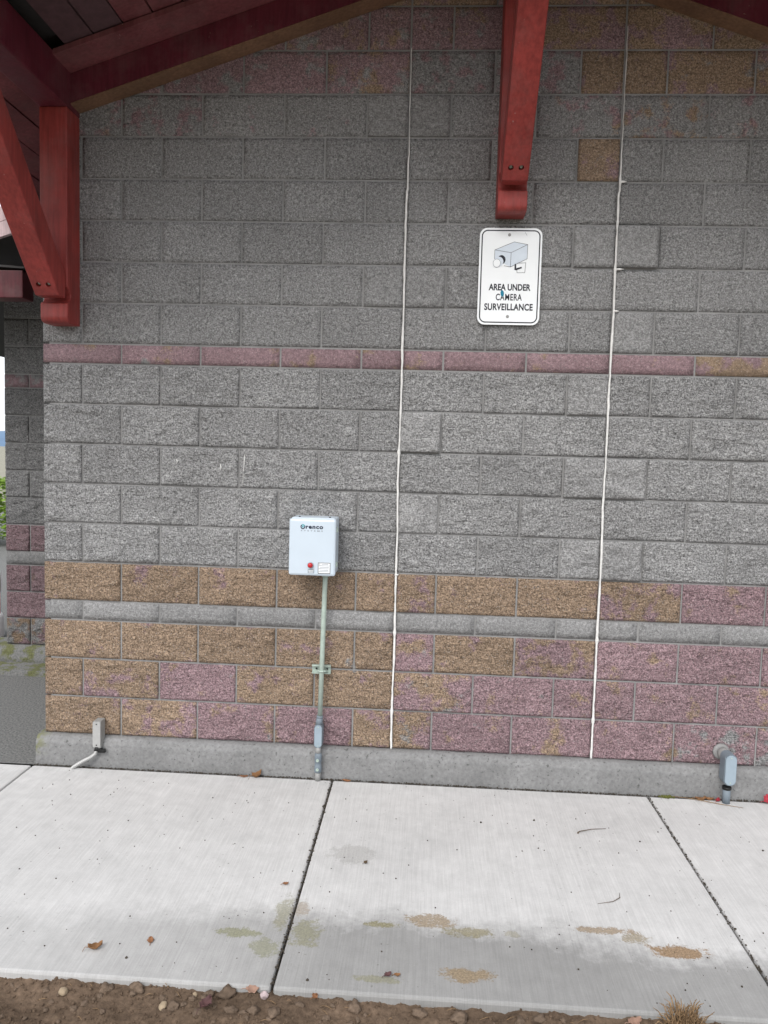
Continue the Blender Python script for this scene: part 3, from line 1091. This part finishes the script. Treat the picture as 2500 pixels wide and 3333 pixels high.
protos = [rock_mesh(s, M['clod'], 3, .48) for s in range(6)]
r2 = random.Random(5)
fixed = [(1.02, -1.605, .030), (1.115, -1.60, .028), (1.345, -1.60, .022), (1.40, -1.60, .034), (1.43, -1.66, .022), (1.21, -1.63, .017), (1.25, -1.66, .019),
         (1.56, -1.66, .024), (1.63, -1.62, .020), (1.50, -1.665, .022), (1.33, -1.675, .017), (.84, -1.625, .015), (.98, -1.665, .014), (1.05, -1.70, .012), (2.0, -1.62, .025),
         (2.12, -1.63, .03), (1.80, -1.615, .022), (2.3, -1.62, .02), (2.36, -1.615, .024), (1.72, -1.66, .018), (2.55, -1.61, .018), (2.9, -1.62, .018), (3.0, -1.615, .02)]
spots = fixed + [(r2.uniform(.6, 3.1), r2.uniform(-1.80, -1.61), r2.uniform(.006, .014)) for _ in range(90)]
ORD = 'first second third fourth fifth sixth seventh eighth ninth tenth eleventh twelfth thirteenth fourteenth fifteenth sixteenth seventeenth eighteenth nineteenth twentieth twenty-first twenty-second twenty-third'.split()
order = sorted(range(len(fixed)), key=lambda q: fixed[q][0])
for i, (x, y, s) in enumerate(spots):
    o = bpy.data.objects.new("dirt_clod", protos[i % 6])
    COL.objects.link(o)
    s *= r2.uniform(.72, .98)
    o.scale = (s, s * r2.uniform(.8, 1.1), s)
    o.rotation_euler = (r2.uniform(-.4, .4), r2.uniform(-.4, .4), r2.uniform(0, 6.3))
    o.location = (x, y, soil_z(x, y) + s * .12)
    if i < len(fixed):
        lab = ORD[order.index(i)] + " from the left of the bigger brown dirt clods along the sidewalk edge"
    else:
        lab = "small crumbly brown dirt clod lying in the soil strip below the sidewalk"
    tag(o, lab, "dirt clod", "dirt clods beside the sidewalk")
# crumbs: uncountable
cm = MB()
ico = bmesh.new()
bmesh.ops.create_icosphere(ico, subdivisions=1, radius=1)
iv = [v.co.copy() for v in ico.verts]
ifc = [tuple(v.index for v in f.verts) for f in ico.faces]
ico.free()
for _ in range(3800):
    x, y = r2.uniform(.35, 3.4), r2.uniform(-1.98, -1.585)
    s = r2.uniform(.0015, .0055)
    z = soil_z(x, y) + s * .3
    m = Matrix.Rotation(r2.uniform(0, 6), 3, 'Z') @ Matrix.Rotation(r2.uniform(0, 6), 3, 'X')
    cm.add([Vector((x, y, z)) + (m @ v) * s * r2.uniform(.7, 1.2) for v in iv], ifc)
struct(cm.build("soil_crumbs", M['soil']), 'stuff')

st = rock_mesh(31, M['stone'], 3, .12)
st.name = "pebble"
for (x, y, s, lab) in ((.897, -1.635, .017, "rounded pale tan pebble half buried in the soil at lower left"),
                       (1.218, -1.655, .016, "pale round pebble in the soil left of the white stone"),
                       (1.30, -1.60, .009, "tiny whitish pebble between two big clods by the sidewalk")):
    o = bpy.data.objects.new("pebble", st)
    COL.objects.link(o)
    o.scale = (s, s, s)
    o.rotation_euler = (.3, .2, x * 9)
    o.location = (x, y, soil_z(x, y) + s * .35)
    tag(o, lab, "pebble")
o = bpy.data.objects.new("stone", rock_mesh(17, M['white_stone'], 3, .3))
COL.objects.link(o)
o.scale = (.014, .013, .018)
o.location = (1.517, -1.598, GZ - .018)
tag(o, "pinkish white stone at the end of the sidewalk joint", "stone")


def leaf(name, x, y, z, ln_, wd, mat, label, cat="leaf", rz=0.0, curl=.5, tilt=(0, 0)):
    n = 7
    vs, fs = [], []
    for i in range(n + 1):
        u = i / n
        w = wd * (math.sin(math.pi * min(1, u * .93 + .05)) ** .8) * (1 + .25 * math.sin(u * 17 + x * 40))
        for j in (-1, -.5, 0, .5, 1):
            zc = curl * ln_ * ((u - .5) ** 2 * .9) + curl * wd * abs(j) ** 1.6 * .8 + .08 * wd * math.sin(u * 11 + j * 3)
            vs.append(((u - .5) * ln_, j * w, zc + .0015))
    for i in range(n):
        for j in range(4):
            fs.append((i * 5 + j, i * 5 + j + 1, i * 5 + j + 6, i * 5 + j + 5))
    m = MB().add(vs, fs, True)
    m.tube([(-ln_ * .5, 0, curl * ln_ * .22 + .002), (-ln_ * .68, ln_ * .06, curl * ln_ * .3), (-ln_ * .86, ln_ * .05, .002)], [.0012, .001, .0009], 5)
    o = m.build(name, mat)
    md = o.modifiers.new("thick", 'SOLIDIFY')
    md.thickness = .0006
    o.location = (x, y, z)
    o.rotation_euler = (tilt[0], tilt[1], rz)
    return tag(o, label, cat)


leaf("leaf", .921, -1.462, GZ, .046, .014, M['leaf_brown'], "curled brown dead leaf lying on the left sidewalk slab", rz=.5, curl=1.1)
leaf("leaf", 1.086, -1.402, GZ, .032, .011, M['leaf_orange'], "small orange leaf lying flat on the left sidewalk slab", rz=1.9, curl=.3)
leaf("leaf", 1.085, -.088, GZ, .04, .010, M['leaf_orange'], "small orange leaf fragment against the footing left of the conduit", rz=.1, curl=.5)
leaf("leaf", 1.150, -.085, GZ, .055, .018, M['leaf_brown'], "olive brown dry leaf clump against the footing left of the conduit", rz=.8, curl=1.3)
leaf("leaf", 1.612, -.080, GZ, .04, .012, M['leaf_orange'], "tan leaf fragment against the footing just right of the conduit", rz=-.2, curl=.6)
leaf("leaf", 1.476, -1.024, GZ, .022, .008, M['leaf_orange'], "tiny orange leaf bit near the middle sidewalk joint", rz=.3, curl=.8)
leaf("leaf", 1.895, -1.499, GZ, .025, .010, M['leaf_purple'], "small dark reddish leaf on the front of the middle slab", rz=.6, curl=.7)
leaf("leaf", 1.925, -1.497, GZ, .020, .007, M['leaf_brown'], "tiny brown leaf just right of the dark reddish one", rz=.1, curl=.9)
leaf("leaf", 1.770, -.842, GZ, .016, .008, M['twig'], "dark crumpled leaf bit beside the grey stain", rz=.6, curl=1.2)
leaf("leaf", 3.37, -.085, GZ, .055, .013, M['leaf_brown'], "brown leaf against the footing left of the elbow conduit", rz=.05, curl=.8)
leaf("leaf", 3.41, -.080, GZ, .045, .012, M['leaf_brown'], "brown leaf overlapping another beside the elbow conduit", rz=2.8, curl=.9)
leaf("leaf", 3.452, -.088, GZ, .03, .011, M['leaf_red'], "small dark red leaf at the foot of the elbow conduit", rz=.9, curl=.9)
leaf("leaf", 3.690, -.078, GZ + .022, .055, .020, M['leaf_red'], "bright red leaf leaning on the footing at the right edge", rz=.5, curl=.4, tilt=(1.0, -.3))
leaf("leaf", 1.672, -1.600, GZ - .012, .026, .010, M['leaf_orange'], "bright orange leaf at the slab edge right of the white stone", rz=1.2, curl=.6, tilt=(.5, .3))
leaf("leaf", 1.478, -1.594, GZ - .008, .04, .013, M['leaf_pink'], "pale peach leaf beside the white stone at the joint", rz=.2, curl=.6, tilt=(.3, .1))
leaf("leaf", 1.352, -1.66, soil_z(1.352, -1.66) + .01, .05, .017, M['leaf_purple'], "dark reddish-brown dry leaf in the soil among the clods", rz=1.2, curl=.8)
leaf("leaf", 2.64, -1.62, soil_z(2.64, -1.62) + .01, .045, .015, M['leaf_pink'], "pale peach leaf in the soil left of the grass tuft", rz=.4, curl=.7)
leaf("leaf", 2.56, -1.63, soil_z(2.56, -1.63) + .008, .035, .010, M['leaf_orange'], "yellowish leaf in the soil farther left of the grass tuft", rz=.3, curl=.5)

for k, (pts, rad, lab) in enumerate((
        ([(2.690, -.495, GZ + .004), (2.698, -.485, GZ + .007), (2.76, -.455, GZ + .006), (2.828, -.437, GZ + .003)], [.004, .0022, .0014, .0008], "thin bent twig lying across the middle sidewalk slab"),
        ([(2.66, -1.03, GZ + .002), (2.72, -1.015, GZ + .005), (2.752, -.99, GZ + .007), (2.760, -.95, GZ + .003)], [.0006, .0012, .0016, .0006], "tiny hooked stem on the slab above the right moss patch"),
        ([(3.24, -.068, GZ + .006), (3.33, -.085, GZ + .006), (3.45, -.125, GZ + .004), (3.55, -.150, GZ + .002)], [.0012, .0016, .0016, .0008], "long pale dry stem lying beside the elbow conduit"))):
    tag(MB().tube(pts, rad, 6).build("twig", M['twig'] if k < 2 else M['straw']), lab, "twig")
# straw bits in soil
sb = MB()
for _ in range(150):
    x, y = r2.uniform(.5, 3.2), r2.uniform(-1.95, -1.60)
    a, L = r2.uniform(0, 6.3), r2.uniform(.012, .045)
    z = soil_z(x, y) + r2.uniform(.002, .010)
    dx, dy = math.cos(a) * L, math.sin(a) * L * .6
    sb.tube([(x, y, z), (x + dx * .5, y + dy * .5, z + .004), (x + dx, y + dy, max(z, soil_z(x + dx, y + dy) + .002))], [.0007, .0009, .0004], 4)
struct(sb.build("straw_litter", M['straw']), 'stuff')
MBs = MB()
for _ in range(260):
    x, y = r2.uniform(0, 3.7), r2.uniform(-1.55, -.08)
    s = r2.uniform(.001, .0032) * (1.0 if r2.random() < .9 else 1.8)
    m = Matrix.Rotation(r2.uniform(0, 6), 3, 'Z') @ Matrix.Rotation(r2.uniform(0, 6), 3, 'X')
    MBs.add([Vector((x, y, GZ + s * .4)) + (m @ v) * s for v in iv], ifc)
for _ in range(2200):            # grit along joints and footing
    if r2.random() < .25:
        x, y = r2.choice((1.537, 3.118)) + r2.gauss(0, .004), r2.uniform(-1.57, -.08)
    else:
        x, y = r2.uniform(-.03, 3.8), -.063 + r2.gauss(0, .005)
    s = r2.uniform(.001, .004)
    m = Matrix.Rotation(r2.uniform(0, 6), 3, 'Z') @ Matrix.Rotation(r2.uniform(0, 6), 3, 'X')
    MBs.add([Vector((x, y, GZ - .002 + s * .3)) + (m @ v) * s for v in iv], ifc)
struct(MBs.build("grit", M['dirt_fill']), 'stuff')

# moss lump at the footing
mm = MB()
for _ in range(90):
    x, y = 3.205 + r2.gauss(0, .016), -.072 + r2.gauss(0, .006)
    s = r2.uniform(.002, .005)
    mm.add([Vector((x, y, GZ + s * .5 + r2.uniform(0, .006))) + v * s for v in iv], ifc)
tag(mm.build("moss_clump", M['moss']), "small green moss clump at the footing above the right joint", "moss")

# dry grass tuft
gt = MB()
for _ in range(190):
    bx, by = 2.790 + r2.gauss(0, .020), -1.612 + r2.gauss(0, .012)
    h = r2.uniform(.030, .092)
    lx, ly = (bx - 2.79) * .5 + r2.gauss(0, .012), (by + 1.61) * .5 + r2.gauss(0, .012)
    z0 = soil_z(bx, by) - .004
    w = r2.uniform(.0018, .0030)
    bend = r2.gauss(0, .010)
    pts = [(bx, by, z0), (bx + lx * .2, by + ly * .3, z0 + h * .45), (bx + lx * .6 + bend * .4, by + ly * .6, z0 + h * .85), (bx + lx + bend, by + ly, z0 + h * r2.uniform(.75, 1.08))]
    gt.tube(pts, [w, w * .9, w * .7, w * .3], 4, False, (1, .35))
for a in range(110):
    bx, by = 2.79 + r2.gauss(0, .024), -1.615 + r2.gauss(0, .013)
    an = r2.uniform(0, 6.3)
    z0 = soil_z(bx, by)
    L = r2.uniform(.5, 1)
    gt.tube([(bx, by, z0 + .006), (bx + math.cos(an) * .03 * L, by + math.sin(an) * .025 * L, z0 + .03 * L), (bx + math.cos(an) * .05 * L, by + math.sin(an) * .04 * L, z0 + .018 * L),
             (bx + math.cos(an + .5) * .06 * L, by + math.sin(an + .5) * .05 * L, z0 + .004)], [.0018, .0016, .0012, .0006], 4, False)
tag(gt.build("grass_tuft", M['straw']), "tuft of dry tan grass growing at the sidewalk edge, lower right", "grass tuft")

# ------------------------------------------------------------------ beyond the left corner
bp = thing("bollard", "short white post with a red band just beyond the left corner", "bollard", None, (-1.76, 2.45, -.155))
MB().lathe([(.115, 0), (.118, .02), (.112, .18), (.098, .21)], (0, 0, 0), 'z', 20).build("base", M['post_white'], bp)
MB().lathe([(.086, .2105), (.086, .395)], (0, 0, 0), 'z', 20).build("band", M['post_red'], bp)
MB().lathe([(.092, .3955), (.096, .50), (.088, .57), (.066, .61), (.03, .632), (.003, .636)], (0, 0, 0), 'z', 20).build("cap", M['post_white'], bp)

hg = thing("hedge", "clipped green hedge in the distance past the left wall corner", "hedge")
r3 = random.Random(3)
hl = MB()
for _ in range(16000):
    x, y, z = r3.uniform(-10, -2.5), r3.uniform(8, 9.2), r3.uniform(-.05, .90)
    f = r3.random()
    if f < .5:
        y = 8 + abs(r3.gauss(0, .12))
    elif f < .8:
        z = .86 + r3.gauss(0, .05)
    s = r3.uniform(.03, .06)
    m = Matrix.Rotation(r3.uniform(0, 6.3), 3, 'Z') @ Matrix.Rotation(r3.uniform(-1.2, 1.2), 3, 'X')
    hl.add([Vector((x, y, z)) + m @ Vector(q) for q in ((-s, 0, 0), (0, -s * .5, s * .15), (s, 0, 0), (0, s * .5, s * .15))], [(0, 1, 2, 3)])
hl.build("foliage", M['hedge'], hg)['kind'] = 'stuff'
hb = MB()
for k in range(26):
    x = -9.8 + k * .28
    hb.tube([(x, 8.6, -.2), (x + .05, 8.55, .2), (x - .03, 8.6, .7)], [.03, .022, .01], 6)
hb.build("stem", M['twig'], hg)['kind'] = 'stuff'

hm = MB()
n = 120
vs, fs = [], []
for i in range(n + 1):
    a = math.pi * (0.02 + .96 * i / n)
    r_ = 700
    h = 14 + 10 * fbm(i * .09, 2, 3, 4)
    for rr, hh in ((r_, -1), (r_ + 60, h * .7), (r_ + 140, h), (r_ + 300, -1)):
        vs.append((rr * math.cos(a), rr * math.sin(a), hh))
for i in range(n):
    for j in range(3):
        fs.append((i * 4 + j, i * 4 + 4 + j, i * 4 + 5 + j, i * 4 + 1 + j))
struct(hm.add(vs, fs, True).build("hills", M['hill']))
